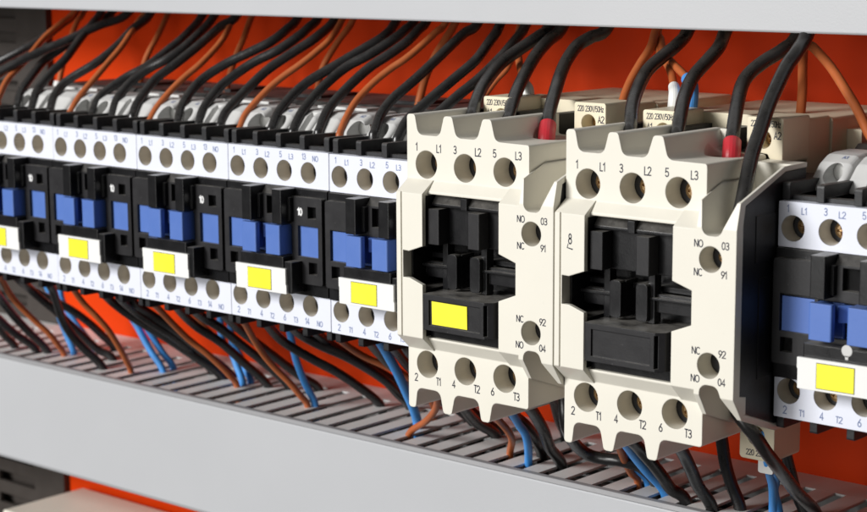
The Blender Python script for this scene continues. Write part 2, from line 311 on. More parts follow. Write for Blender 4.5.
 ('A:A2','orange',[(35.6, 40.2, -0.5),(36.2, 40.0, 7.5),(35.8, 43.0, 11.8),(33.5, 48.5, 17.3),(32.2, 53.8, 22.0),(31.7, 59.5, 26.8),(31.3, 65.1, 31.2),(28.6, 72.0, 36.4),(31.6, 77.0, 49.4)]),
 ('B:L1','black',[(53.3, 22.2, 1.2),(53.9, 22.0, 9.2),(52.3, 25.2, 12.4),(48.4, 31.4, 16.7),(45.5, 37.7, 20.6),(42.8, 46.5, 25.6),(43.4, 53.1, 29.3),(44.5, 58.9, 32.5),(43.5, 66.0, 36.2),(46.5, 71.0, 49.2)]),
 ('B:A1','orange',[(53.5, 44.2, 10.7),(54.1, 44.0, 18.7),(51.6, 47.2, 21.2),(44.6, 55.5, 25.5),(36.6, 63.0, 28.8),(28.9, 71.2, 32.3),(23.2, 80.0, 36.0),(26.2, 85.0, 49.0)]),
 ('B:aux','orange',[(57.699999999999996, 46.2, 13.5),(58.3, 46.0, 21.5),(53.6, 50.1, 24.2),(45.4, 56.3, 26.9),(37.1, 63.3, 29.7),(30.3, 71.7, 32.9),(23.9, 80.0, 36.0),(26.9, 85.0, 49.0)]),
 ('B:L2','black',[(68.80000000000001, 22.2, 1.1),(69.4, 22.0, 9.1),(67.8, 25.3, 12.5),(65.0, 30.6, 16.3),(62.0, 37.0, 20.3),(59.6, 44.5, 24.7),(59.5, 52.1, 29.1),(59.1, 58.2, 32.4),(56.3, 66.0, 36.5),(59.3, 71.0, 49.5)]),
 ('B:L3','black',[(85.9, 22.2, -1.9),(86.5, 22.0, 6.1),(84.7, 25.3, 9.9),(82.1, 30.2, 13.8),(78.5, 37.5, 19.0),(75.7, 44.1, 23.3),(75.3, 48.7, 26.3),(77.0, 53.5, 29.4),(79.6, 58.1, 32.2),(80.7, 64.0, 35.9),(83.7, 69.0, 48.9)]),
 ('B:NO','black',[(98.9, 6.2, -14.0),(99.5, 6.0, -6.0),(99.0, 8.1, -1.9),(98.0, 11.3, 2.5),(96.4, 16.1, 8.1),(95.4, 21.6, 14.0),(94.2, 27.0, 19.5),(93.7, 31.7, 24.1),(93.4, 37.4, 29.5),(94.1, 41.1, 33.0),(94.2, 46.0, 37.5),(97.2, 51.0, 50.5)]),
 ('R:A2','orange',[(87.9, 50.2, -9.2),(88.5, 50.0, -1.2),(88.2, 51.8, 3.0),(87.2, 54.9, 8.1),(85.2, 59.3, 14.3),(82.5, 64.7, 21.0),(79.0, 70.6, 28.0),(76.7, 76.0, 34.1),(79.7, 81.0, 47.1)]),
 ('R:A1','orange',[(112.80000000000001, 50.2, -0.4),(113.4, 50.0, 7.6),(109.2, 52.6, 12.4),(104.1, 56.3, 17.4),(98.1, 60.3, 22.3),(90.5, 65.4, 27.9),(83.0, 69.6, 32.4),(79.0, 72.0, 34.9),(82.0, 77.0, 47.9)]),
]
DN = [
 ('m-4:T2','black',[(-252.10000000000002, 29.0, -58.8),(-251.3, 29.0, -67.8),(-263.5, 40.0, -80.0),(-271.4, 50.0, -92.3),(-271.2, 55.9, -99.5),(-271.1, 57.1, -109.5)]),
 ('m-4:T3','black',[(-248.20000000000002, 29.0, -57.2),(-247.4, 29.0, -66.2),(-253.5, 36.8, -74.3),(-255.4, 44.4, -82.9),(-254.7, 50.8, -90.3),(-253.2, 58.5, -99.5),(-252.8, 60.0, -109.5)]),
 ('m-4:T1','black',[(-262.1, 33.0, -66.5),(-261.3, 33.0, -75.5),(-263.9, 43.9, -85.5),(-263.6, 50.1, -91.7),(-260.0, 57.8, -99.5),(-259.1, 59.3, -109.5)]),
 ('m-4:14','orange',[(-241.8, 27.0, -50.0),(-241.0, 27.0, -59.0),(-245.5, 31.5, -64.0),(-249.4, 39.8, -74.3),(-247.2, 46.8, -83.0),(-243.8, 52.2, -89.8),(-243.1, 55.8, -94.8),(-243.7, 59.1, -99.5),(-243.8, 59.8, -109.5)]),
 ('m-3:blue','blue',[(-256.6, 60.0, -61.3),(-255.8, 60.0, -70.3),(-254.3, 60.7, -74.3),(-251.4, 61.6, -80.5),(-249.1, 62.4, -86.9),(-247.0, 63.1, -92.0),(-243.6, 64.0, -99.5),(-242.8, 64.2, -109.5)]),
 ('m-3:T2','black',[(-232.5, 31.0, -53.3),(-231.7, 31.0, -62.3),(-235.4, 36.8, -67.8),(-234.9, 42.8, -73.7),(-232.6, 47.9, -79.0),(-230.7, 55.8, -87.5),(-227.8, 63.0, -95.5),(-223.0, 66.9, -99.5),(-221.8, 67.7, -109.5)]),
 ('m-3:T3','black',[(-214.70000000000002, 30.0, -52.7),(-213.9, 30.0, -61.7),(-216.0, 33.7, -66.7),(-221.1, 41.3, -78.8),(-221.4, 45.5, -85.8),(-218.7, 49.4, -91.9),(-213.5, 54.1, -99.5),(-212.2, 55.0, -109.5)]),
 ('m-3:T1','black',[(-251.4, 40.0, -54.3),(-250.6, 40.0, -63.3),(-252.3, 50.4, -72.2),(-241.7, 60.4, -80.4),(-237.9, 67.0, -86.6),(-236.9, 72.6, -92.2),(-236.9, 79.4, -99.5),(-236.9, 80.8, -109.5)]),
 ('m-3:blue2','blue',[(-258.5, 70.0, -71.5),(-257.7, 70.0, -80.5),(-252.2, 71.4, -88.7),(-247.1, 72.1, -93.5),(-241.6, 73.0, -99.5),(-240.2, 73.2, -109.5)]),
 ('m-3:14','orange',[(-200.4, 29.0, -51.3),(-199.6, 29.0, -60.3),(-202.0, 33.0, -65.1),(-202.0, 37.0, -70.4),(-199.6, 40.9, -75.7),(-198.0, 45.0, -81.4),(-198.1, 49.9, -88.8),(-198.6, 53.2, -94.1),(-199.8, 56.5, -99.5),(-200.1, 57.2, -109.5)]),
 ('m-2:blue','blue',[(-211.20000000000002, 62.0, -64.6),(-210.4, 62.0, -73.6),(-202.9, 63.6, -84.4),(-197.8, 64.6, -92.0),(-191.7, 65.5, -99.5),(-190.2, 65.7, -109.5)]),
 ('m-2:blue2','blue',[(-203.0, 62.0, -66.7),(-202.2, 62.0, -75.7),(-198.7, 67.0, -87.6),(-195.9, 69.3, -93.7),(-192.5, 71.5, -99.5),(-191.7, 71.9, -109.5)]),
 ('m-2:T1','black',[(-189.3, 33.0, -51.7),(-188.5, 33.0, -60.7),(-191.7, 40.9, -68.2),(-188.2, 48.2, -75.3),(-179.6, 56.3, -83.1),(-171.7, 64.1, -91.0),(-165.4, 72.1, -99.5),(-163.8, 73.7, -109.5)]),
 ('m-2:T2','black',[(-173.3, 29.0, -52.9),(-172.5, 29.0, -61.9),(-177.5, 39.4, -69.6),(-176.5, 47.8, -76.0),(-173.8, 55.3, -81.8),(-172.9, 65.2, -90.2),(-174.4, 75.4, -99.5),(-174.8, 77.4, -109.5)]),
 ('m-2:T3','black',[(-176.5, 38.0, -56.8),(-175.7, 38.0, -65.8),(-175.8, 46.4, -72.3),(-171.8, 54.7, -79.1),(-169.2, 64.5, -88.0),(-165.2, 76.6, -99.5),(-164.2, 79.0, -109.5)]),
 ('m-2:14','orange',[(-154.8, 29.0, -52.9),(-154.0, 29.0, -61.9),(-156.3, 34.4, -66.6),(-156.8, 42.2, -74.1),(-156.1, 48.3, -80.1),(-153.5, 53.3, -85.0),(-151.8, 58.1, -90.1),(-151.1, 62.2, -94.5),(-151.7, 66.5, -99.5),(-151.8, 67.4, -109.5)]),
 ('m-1:blue','blue',[(-163.8, 70.0, -75.2),(-163.0, 70.0, -84.2),(-158.3, 70.1, -88.2),(-155.3, 70.1, -93.1),(-152.4, 70.2, -99.5),(-151.7, 70.2, -109.5)]),
 ('m-1:blue2','blue',[(-167.0, 78.0, -77.8),(-166.2, 78.0, -86.8),(-160.5, 76.6, -91.1),(-155.7, 75.2, -95.9),(-152.4, 74.3, -99.5),(-151.6, 74.1, -109.5)]),
 ('m-1:T1','black',[(-144.3, 30.0, -51.8),(-143.5, 30.0, -60.8),(-148.5, 37.5, -66.8),(-149.3, 45.5, -73.6),(-145.6, 53.0, -79.8),(-144.1, 62.7, -88.7),(-142.9, 73.9, -99.5),(-142.6, 76.1, -109.5)]),
 ('m-1:rear','orange',[(-184.0, 70.0, -64.4),(-183.2, 70.0, -73.4),(-181.1, 73.2, -78.1),(-176.5, 77.4, -84.9),(-171.6, 81.4, -91.9),(-170.4, 85.2, -99.5),(-170.1, 86.0, -109.5)]),
 ('m-1:T2','black',[(-135.0, 30.0, -52.4),(-134.2, 30.0, -61.4),(-138.0, 37.0, -66.5),(-136.4, 44.7, -72.1),(-135.5, 54.8, -80.2),(-133.9, 65.5, -89.2),(-134.3, 76.8, -99.5),(-134.4, 79.1, -109.5)]),
 ('m-1:T3','black',[(-126.39999999999999, 36.0, -54.0),(-125.6, 36.0, -63.0),(-130.6, 46.2, -70.4),(-131.2, 54.3, -76.6),(-129.9, 65.1, -85.2),(-127.8, 75.6, -93.8),(-125.0, 82.5, -99.5),(-124.3, 83.9, -109.5)]),
 ('m-1:14','orange',[(-109.89999999999999, 29.0, -52.6),(-109.1, 29.0, -61.6),(-111.1, 33.3, -65.8),(-113.2, 39.2, -72.4),(-114.1, 44.5, -78.7),(-113.2, 49.3, -84.4),(-111.3, 53.7, -89.6),(-110.3, 57.9, -94.9),(-110.1, 61.5, -99.5),(-110.0, 62.2, -109.5)]),
 ('m0:blue','blue',[(-108.8, 50.0, -56.0),(-108.0, 50.0, -65.0),(-109.7, 53.0, -71.4),(-111.0, 55.7, -77.7),(-111.4, 57.8, -83.1),(-110.9, 60.7, -90.4),(-109.8, 62.5, -94.9),(-109.1, 64.2, -99.5),(-108.9, 64.5, -109.5)]),
 ('m0:T1','black',[(-99.2, 29.0, -51.2),(-98.4, 29.0, -60.2),(-104.1, 38.4, -67.2),(-105.6, 46.5, -73.6),(-101.4, 55.3, -80.2),(-96.6, 61.6, -84.9),(-93.5, 68.9, -90.7),(-91.5, 79.0, -99.5),(-91.0, 81.0, -109.5)]),
 ('m0:T2','black',[(-86.5, 29.0, -51.3),(-85.7, 29.0, -60.3),(-91.1, 38.6, -66.9),(-88.6, 46.2, -72.0),(-82.6, 54.1, -77.0),(-78.5, 65.8, -85.4),(-79.1, 74.8, -92.8),(-80.4, 82.5, -99.5),(-80.7, 84.0, -109.5)]),
 ('m0:T3','black',[(-81.3, 34.0, -53.1),(-80.5, 34.0, -62.1),(-86.7, 44.9, -68.7),(-88.3, 56.7, -76.1),(-85.6, 67.7, -82.9),(-83.5, 77.7, -89.4),(-82.4, 92.2, -99.5),(-82.1, 95.1, -109.5)]),
 ('m0:14','orange',[(-70.8, 33.0, -53.2),(-70.0, 33.0, -62.2),(-75.2, 43.9, -69.1),(-75.5, 53.4, -75.1),(-71.9, 60.4, -79.3),(-68.5, 66.5, -83.0),(-69.1, 77.7, -91.1),(-73.9, 87.9, -99.5),(-75.1, 89.9, -109.5)]),
 ('m1:T1','black',[(-53.699999999999996, 29.0, -51.0),(-52.9, 29.0, -60.0),(-60.5, 41.8, -67.4),(-66.7, 55.3, -75.9),(-69.9, 68.0, -84.2),(-70.7, 79.5, -91.7),(-69.6, 91.5, -99.5),(-69.3, 93.9, -109.5)]),
 ('m1:blue','blue',[(-49.4, 30.0, -49.9),(-48.6, 30.0, -58.9),(-51.9, 39.1, -68.0),(-53.8, 46.9, -77.0),(-56.2, 54.4, -86.1),(-57.7, 59.0, -92.0),(-60.8, 64.5, -99.5),(-61.6, 65.6, -109.5)]),
 ('m1:T2','black',[(-42.599999999999994, 29.0, -51.4),(-41.8, 29.0, -60.4),(-47.1, 39.5, -67.8),(-50.3, 49.8, -75.6),(-51.0, 64.6, -87.2),(-48.9, 79.7, -99.5),(-48.4, 82.7, -109.5)]),
 ('m1:T3','black',[(-38.5, 32.0, -53.0),(-37.7, 32.0, -62.0),(-41.9, 44.3, -71.5),(-42.1, 59.3, -84.2),(-37.1, 73.9, -96.7),(-35.4, 77.1, -99.5),(-35.0, 77.7, -109.5)]),
 ('m1:14','orange',[(-22.1, 26.0, -61.9),(-21.3, 26.0, -70.9),(-27.2, 35.1, -78.0),(-30.8, 39.7, -82.0),(-36.6, 44.6, -86.8),(-44.5, 49.5, -92.1),(-57.0, 55.7, -99.5),(-60.1, 56.9, -109.5)]),
 ('A:T1','black',[(-12.0, 24.0, -61.0),(-11.2, 24.0, -70.0),(-24.8, 44.8, -82.3),(-31.8, 60.2, -92.1),(-33.2, 72.3, -99.5),(-33.6, 74.7, -109.5)]),
 ('A:orange','orange',[(-0.4, 26.0, -64.2),(0.4, 26.0, -73.2),(-5.5, 39.0, -82.6),(-7.2, 45.7, -87.7),(-9.9, 51.5, -92.6),(-16.5, 58.8, -99.5),(-18.1, 60.3, -109.5)]),
 ('A:blue','blue',[(6.1000000000000005, 28.0, -64.2),(6.9, 28.0, -73.2),(3.0, 38.2, -82.3),(2.1, 42.9, -86.8),(-0.6, 47.8, -92.1),(-5.4, 54.2, -99.5),(-6.6, 55.5, -109.5)]),
 ('A:T2','black',[(5.0, 26.0, -61.8),(5.8, 26.0, -70.8),(0.1, 39.9, -80.6),(-0.5, 46.6, -85.5),(-3.0, 54.9, -92.1),(-7.1, 63.4, -99.5),(-8.1, 65.1, -109.5)]),
 ('A:T3','black',[(14.2, 24.0, -60.0),(15.0, 24.0, -69.0),(12.1, 33.9, -76.5),(8.9, 43.4, -84.9),(5.1, 51.5, -92.6),(3.9, 58.9, -99.5),(3.6, 60.4, -109.5)]),
 ('A:NO','black',[(-3.0999999999999996, 60.0, -66.2),(-2.3, 60.0, -75.2),(-7.5, 70.6, -83.9),(-12.4, 79.8, -92.5),(-15.4, 87.1, -99.5),(-16.1, 88.6, -109.5)]),
 ('B:T1','black',[(32.6, 22.0, -65.6),(33.4, 22.0, -74.6),(27.4, 33.0, -82.3),(26.0, 39.4, -87.0),(27.3, 43.1, -89.4),(31.1, 44.9, -90.0),(36.1, 46.1, -90.0),(40.4, 50.3, -92.2),(39.2, 59.6, -99.5),(38.9, 61.5, -109.5)]),
 ('B:orange','orange',[(45.800000000000004, 26.0, -65.7),(46.6, 26.0, -74.7),(40.4, 38.9, -84.0),(37.2, 46.0, -89.8),(34.7, 52.9, -95.4),(33.8, 57.9, -99.5),(33.6, 58.9, -109.5)]),
 ('B:blue','blue',[(42.300000000000004, 34.0, -67.9),(43.1, 34.0, -76.9),(39.4, 43.9, -85.0),(36.4, 53.0, -93.3),(36.1, 59.8, -99.5),(36.0, 61.2, -109.5)]),
 ('B:blue2','blue',[(47.2, 28.0, -66.4),(48.0, 28.0, -75.4),(45.7, 37.3, -83.7),(45.7, 44.7, -90.7),(46.6, 53.5, -99.5),(46.8, 55.3, -109.5)]),
 ('B:T2','black',[(50.7, 26.0, -65.4),(51.5, 26.0, -74.4),(51.4, 32.6, -80.5),(52.2, 37.7, -85.6),(52.8, 42.5, -90.7),(53.1, 46.8, -95.5),(55.8, 50.7, -99.5),(56.5, 51.5, -109.5)]),
 ('B:T3','black',[(68.10000000000001, 24.0, -62.9),(68.9, 24.0, -71.9),(67.1, 32.0, -79.6),(66.1, 37.3, -85.3),(65.1, 42.6, -91.4),(65.4, 49.7, -99.5),(65.5, 51.1, -109.5)]),
 ('B:back','black',[(66.5, 50.0, -65.6),(67.3, 50.0, -74.6),(67.4, 51.2, -79.8),(67.8, 52.4, -85.9),(69.2, 53.5, -92.2),(71.6, 54.9, -99.5),(72.2, 55.2, -109.5)]),
 ('B:04','black',[(95.10000000000001, 12.0, -48.6),(95.9, 12.0, -57.6),(98.8, 12.4, -61.8),(101.0, 13.8, -64.9),(102.0, 17.3, -69.5),(101.9, 24.8, -76.0),(97.9, 41.2, -86.8),(91.3, 63.8, -99.5),(89.6, 68.3, -109.5)]),
 ('R:L1','black',[(91.2, 40.0, -56.6),(92.0, 40.0, -65.6),(90.4, 45.1, -72.6),(89.3, 50.2, -80.4),(88.4, 57.8, -93.1),(88.7, 61.6, -99.5),(88.8, 62.4, -109.5)]),
 ('B:coil','blue',[(92.60000000000001, 33.0, -68.7),(93.4, 33.0, -77.7),(90.9, 38.4, -82.1),(88.2, 44.8, -88.1),(81.9, 55.9, -99.5),(80.3, 58.1, -109.5)]),
 ('B:coil2','blue',[(93.0, 36.0, -69.3),(93.8, 36.0, -78.3),(90.3, 42.7, -84.3),(86.4, 48.5, -90.4),(83.2, 57.0, -99.5),(82.4, 58.7, -109.5)]),
]

# ------------------------------------------------------------------ setting
bm = bmesh.new(); box(bm, -296, 420, 100, 102, -330, 160)
o = finish(bm, 'back_panel', 'orange_panel'); o['kind'] = 'structure'
bm = bmesh.new(); box(bm, -900, 500, 103, 106, -420, 330)
o = finish(bm, 'cabinet_wall', 'steel_dark'); o['kind'] = 'structure'

# slotted upright at the far left: cream-grey slotted duct side, seen end on
up = empty('slotted_upright', (-320, 98, -330), 'dark grey upright strip with rectangular slots at the far left edge of the orange panel', 'upright')
bm = bmesh.new()
for k in range(-26, 11):
    zt = 24.6 + 10.4 * k
    box(bm, -23, 3, -1.0, 1.0, 330 + zt + .0, 330 + zt + 5.8)
box(bm, -46, -23, -1.0, 1.0, 60, 460); box(bm, 3, 23.8, -1.0, 1.0, 60, 460)
box(bm, 21.8, 23.8, 1.0, 4.5, 60, 460)
finish(bm, 'slotted_strip', 'steel_dark', up)

def cable_duct(zface, up_side, label, x0=-420, x1=260, height=43.2):
    """slotted side faces the contactors; cover faces the camera"""
    s = -1 if up_side else 1          # +1: slotted side on top
    t = empty('cable_duct', (x0, 100, zface), label, 'cable duct')
    Lx = x1 - x0
    def zz(a, b):
        a, b = s * a, s * b
        return (min(a, b), max(a, b))
    # cover: front face with rolled rims
    bm = bmesh.new()
    prof = [(-56, -1.9), (-55.8, -1.6), (-54.9, -1.6), (-54.4, -1.9), (-54.4, -height + 1.8), (-53.2, -height + 1.2), (-53.2, -height), (-54.3, -height), (-55.2, -height + .35), (-56, -height + 1.7)]
    if up_side: prof = [(-56, -.5), (-55.6, 0), (-53.2, 0), (-53.2, -1.2), (-54.4, -1.8), (-54.4, -height + 1.8), (-53.2, -height + 1.2), (-53.2, -height), (-54.3, -height), (-55.2, -height + .35), (-56, -height + 1.7)]
    prism(bm, [(y, s * z) for y, z in prof], 'x', 0, Lx)
    finish(bm, 'duct_cover', 'duct', t)
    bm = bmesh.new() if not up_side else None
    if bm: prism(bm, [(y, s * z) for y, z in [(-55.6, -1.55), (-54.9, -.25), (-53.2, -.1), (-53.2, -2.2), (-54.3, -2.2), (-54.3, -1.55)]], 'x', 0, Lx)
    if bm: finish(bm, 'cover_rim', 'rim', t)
    bm = bmesh.new()
    # slotted wall: slats between slots
    slot_x0 = (-57.0 - x0) % 10.1
    a, b = zz(-.45, -1.25)
    n = int(Lx / 10.1)
    box(bm, 0, Lx, -53.1, -52.4, *zz(-.45, -height + 2))
    box(bm, 0, Lx, -13.0, -1.5, a, b)
    for k in range(-1, n + 1):
        xa = slot_x0 + 10.1 * k + 3.8; xb = xa + 6.3
        xa = max(xa, 0); xb = min(xb, Lx)
        # tapered front end gives the slot its rounded mouth
        prism(bm, [(xa, -52.4), (xb, -52.4), (xb + .9 if xb < Lx else xb, -51.4), (xb, -50.4), (xb, -13.0), (xa, -13.0), (xa, -50.4), ] if False else
              [(xa, -52.4), (xb, -52.4), (xb, -13.0), (xa, -13.0)], 'z', a, b)
    box(bm, 0, Lx, -1.5, 0, *zz(-.45, -height + .5))
    box(bm, 0, Lx, -52.4, -1.5, *zz(-height + 2, -height + .5))
    finish(bm, 'duct_body', 'duct_rough', t)
    return t
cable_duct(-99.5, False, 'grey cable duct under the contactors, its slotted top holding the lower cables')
cable_duct(37.8, True, 'plain grey cable duct across the top of the picture, above all contactors', height=60)

DUCT_CABLES = []
for k, (y, z, r) in enumerate(((51, -112, 3.2), (58, -111, 3.3), (65, -112, 3.1), (72, -111, 3.3), (79, -112, 3.2), (86, -111, 3.2), (93, -113, 3.0))):
    pts = [(-419 + 48 * i + 0, y + random.uniform(-.8, .8), z + random.uniform(-1, 1)) for i in range(15)]
    o0 = Vector(pts[0]); t = empty('trunk_cable', o0, 'black cable lying lengthwise inside the lower duct, glimpsed through its slots', 'cable', 'cables lying inside the lower duct')
    finish(tube_bm([Vector(p) - o0 for p in pts], r, 12, 4), 'sheath', 'c_black', t, smooth=True)
# white device below the lower duct
t = empty('white_terminal_box', (-242, 76, -240), 'white flat-topped box below the lower cable duct at the bottom left corner', 'terminal box')
bm = bmesh.new(); rbox(bm, -41, 60, -21, 20, 0, 70, 1.2); finish(bm, 'box_body', 'cream', t)
bm = bmesh.new(); rbox(bm, -30, 50, -26, -21, 10, 55, 1); finish(bm, 'front_cover', 'cream', t)
bm = bmesh.new(); box(bm, -36, 55, 19.9, 23.8, 15, 56); finish(bm, 'rail_foot', 'black_base', t)
# mounting rail
t = empty('mounting_rail', (-80, 100, -29), 'galvanised mounting rail behind the row of contactors', 'rail')
bm = bmesh.new(); prism(bm, [(0, -13.5), (-1, -13.5), (-1, -8), (-4, -8), (-4, 8), (-1, 8), (-1, 13.5), (0, 13.5), (0, 11), (0, 9.5), (-3, 9.5), (-3, -9.5), (0, -9.5)][:8] + [(0, 13.5)], 'x', -205, 320)
finish(bm, 'rail_profile', 'zinc', t)

# ------------------------------------------------------------------ big cream contactor
def big_meshes():
    R = {}
    # front block outline (x,z), notches for the wires
    out = [(-5.9, 10.8), (-3.0, 10.8), (-1.7, 5.0), (6.3, 5.0), (7.9, 10.8), (10.8, 10.8), (12.4, 4.9), (19.9, 4.9), (21.9, 10.8), (24.8, 10.8), (26.4, 4.8), (38.2, 4.6),
           (38.2, -68.6), (25.5, -68.6), (24.3, -74.7), (21.4, -74.7), (20.1, -68.6), (11.7, -68.6), (10.3, -74.7), (7.3, -74.7), (6.0, -68.5), (-2.5, -68.5), (-3.3, -74.6), (-5.9, -74.6)]
    rr = [1.0, 1.0, 2.2, 2.2, 1, 1, 2.2, 2.2, 1, 1, 2.2, .8, .8, 2.0, 1, 1, 2.2, 2.0, 1, 1, 2.2, 2.0, 1, 1]
    core = pm(rounded(out, rr, 4), 'y', 0, 28)
    band = pm([(0.01, -7.7), (-2.5, -10.4), (-2.5, -53.0), (.01, -56.4), (20, -56.4), (20, -7.7)], 'x', .5, 33)
    ear = pm([(0.02, -7.5), (-5, -11.0), (-5, -52.4), (.02, -56.85), (19, -56.85), (19, -7.5)], 'x', -5.75, 4.0)
    panel = pm([(0.03, -7.45), (-5, -11.2), (-5, -52.3), (.03, -56.95), (18, -56.95), (18, -7.45)], 'x', 31.6, 40.2)
    aux = pm([(-5, -10.6), (-3.4, -4.0), (17, 3.2), (28.1, 3.4), (28.1, -65.6), (15, -65.0), (-.8, -59.4), (-5, -53.4)], 'x', 38.6, 50.3)
    cuts = []
    win = [(4.0, -11.1), (31.6, -11.1), (31.6, -25.1), (37.5, -27.0), (37.5, -35.9), (31.6, -38.2), (31.6, -52.4), (4.0, -52.4), (4.0, -36.9), (-.9, -35.3), (-3.3, -35.3), (-3.3, -27.5), (-1.1, -27.6), (4.0, -25.8)]
    cuts.append(pm(win, 'y', -12, 12.5))
    # cable channels of the auxiliary block
    cuts.append(pm(rounded([(37.0, 14), (38.9, -3.0), (40.5, -12.6), (45.4, -12.6), (49.5, -3.5), (49.5, 14)], [0, 2, 2.2, 2.2, 1, 0], 5), 'y', -12, 22))
    c2 = pm(rounded([(38.9, -75), (40.1, -56), (40.3, -50.6), (45.4, -50.6), (47.0, -54.5), (49.5, -60.5), (49.5, -75)], [0, 3, 2.2, 2.2, 2, 1, 0], 5), 'y', -12, 22)
    cuts.append(c2)
    # inset for the black side panel
    cuts.append(pm([(-2.1, -9.5), (-1.2, -4.8), (17.6, 2.0), (29, 2.2), (29, -63.9), (15, -63.2), (.9, -58.2), (.9, -53.6), (-2.1, -53.0)], 'x', 49.75, 52))
    for i in range(3):
        for z in (0, -57.83): cuts.append(pm(circ(14.22 * i + 1.3 - 1.3 + (0.0), z - 0.0, 4.0), 'y', -9, 13))
    return core, [(b, 'UNION') for b in (band, ear, panel, aux)] + [(c, 'DIFFERENCE') for c in cuts]
HX = [14.22 * i + 1.3 for i in range(3)]      # local hole centres (empty sits 1.3 mm left, 3.3 mm up of L1)
HZT, HZB = -3.3, -61.13
def build_big():
    core, ops = big_meshes()
    ops = ops[:-6]
    ops.insert(0, (bmx(24.9, 26.9, 26.6, 28.0, 3, 10.7), 'UNION'))
    for x in HX:
        for z in (HZT, HZB): ops.append((pm(circ(x, z, 4.0), 'y', -9, 13), 'DIFFERENCE'))
    for z in (-18.5, -45.6): ops.append((pm(circ(42.85, z, 3.35), 'y', -9, 9), 'DIFFERENCE'))
    for cx, r_ in ((2.3, 4.0), (16.2, 4.3), (31.3, 5.6)):
        ops.append((pm(circ(cx, 19.5, r_, 28), 'z', -1.0, 9.0 if cx < 30 else 14), 'DIFFERENCE'))
    ops.append((bmx(-3.2, 4.6, -3.6, 12.5, -52.0, -11.6), 'DIFFERENCE'))
    # flange groove along the left ear
    ops.append((pm([(-4.1, -5.6), (-3.65, -5.6), (-3.65, -4.6), (-4.1, -4.6)], 'z', -60, -3), 'DIFFERENCE'))
    # snap hook slot in the first ridge
    ops.append((bmx(-2.2, 1.6, 2.2, 4.6, 9.4, 12), 'DIFFERENCE'))
    return boolean(core, ops)

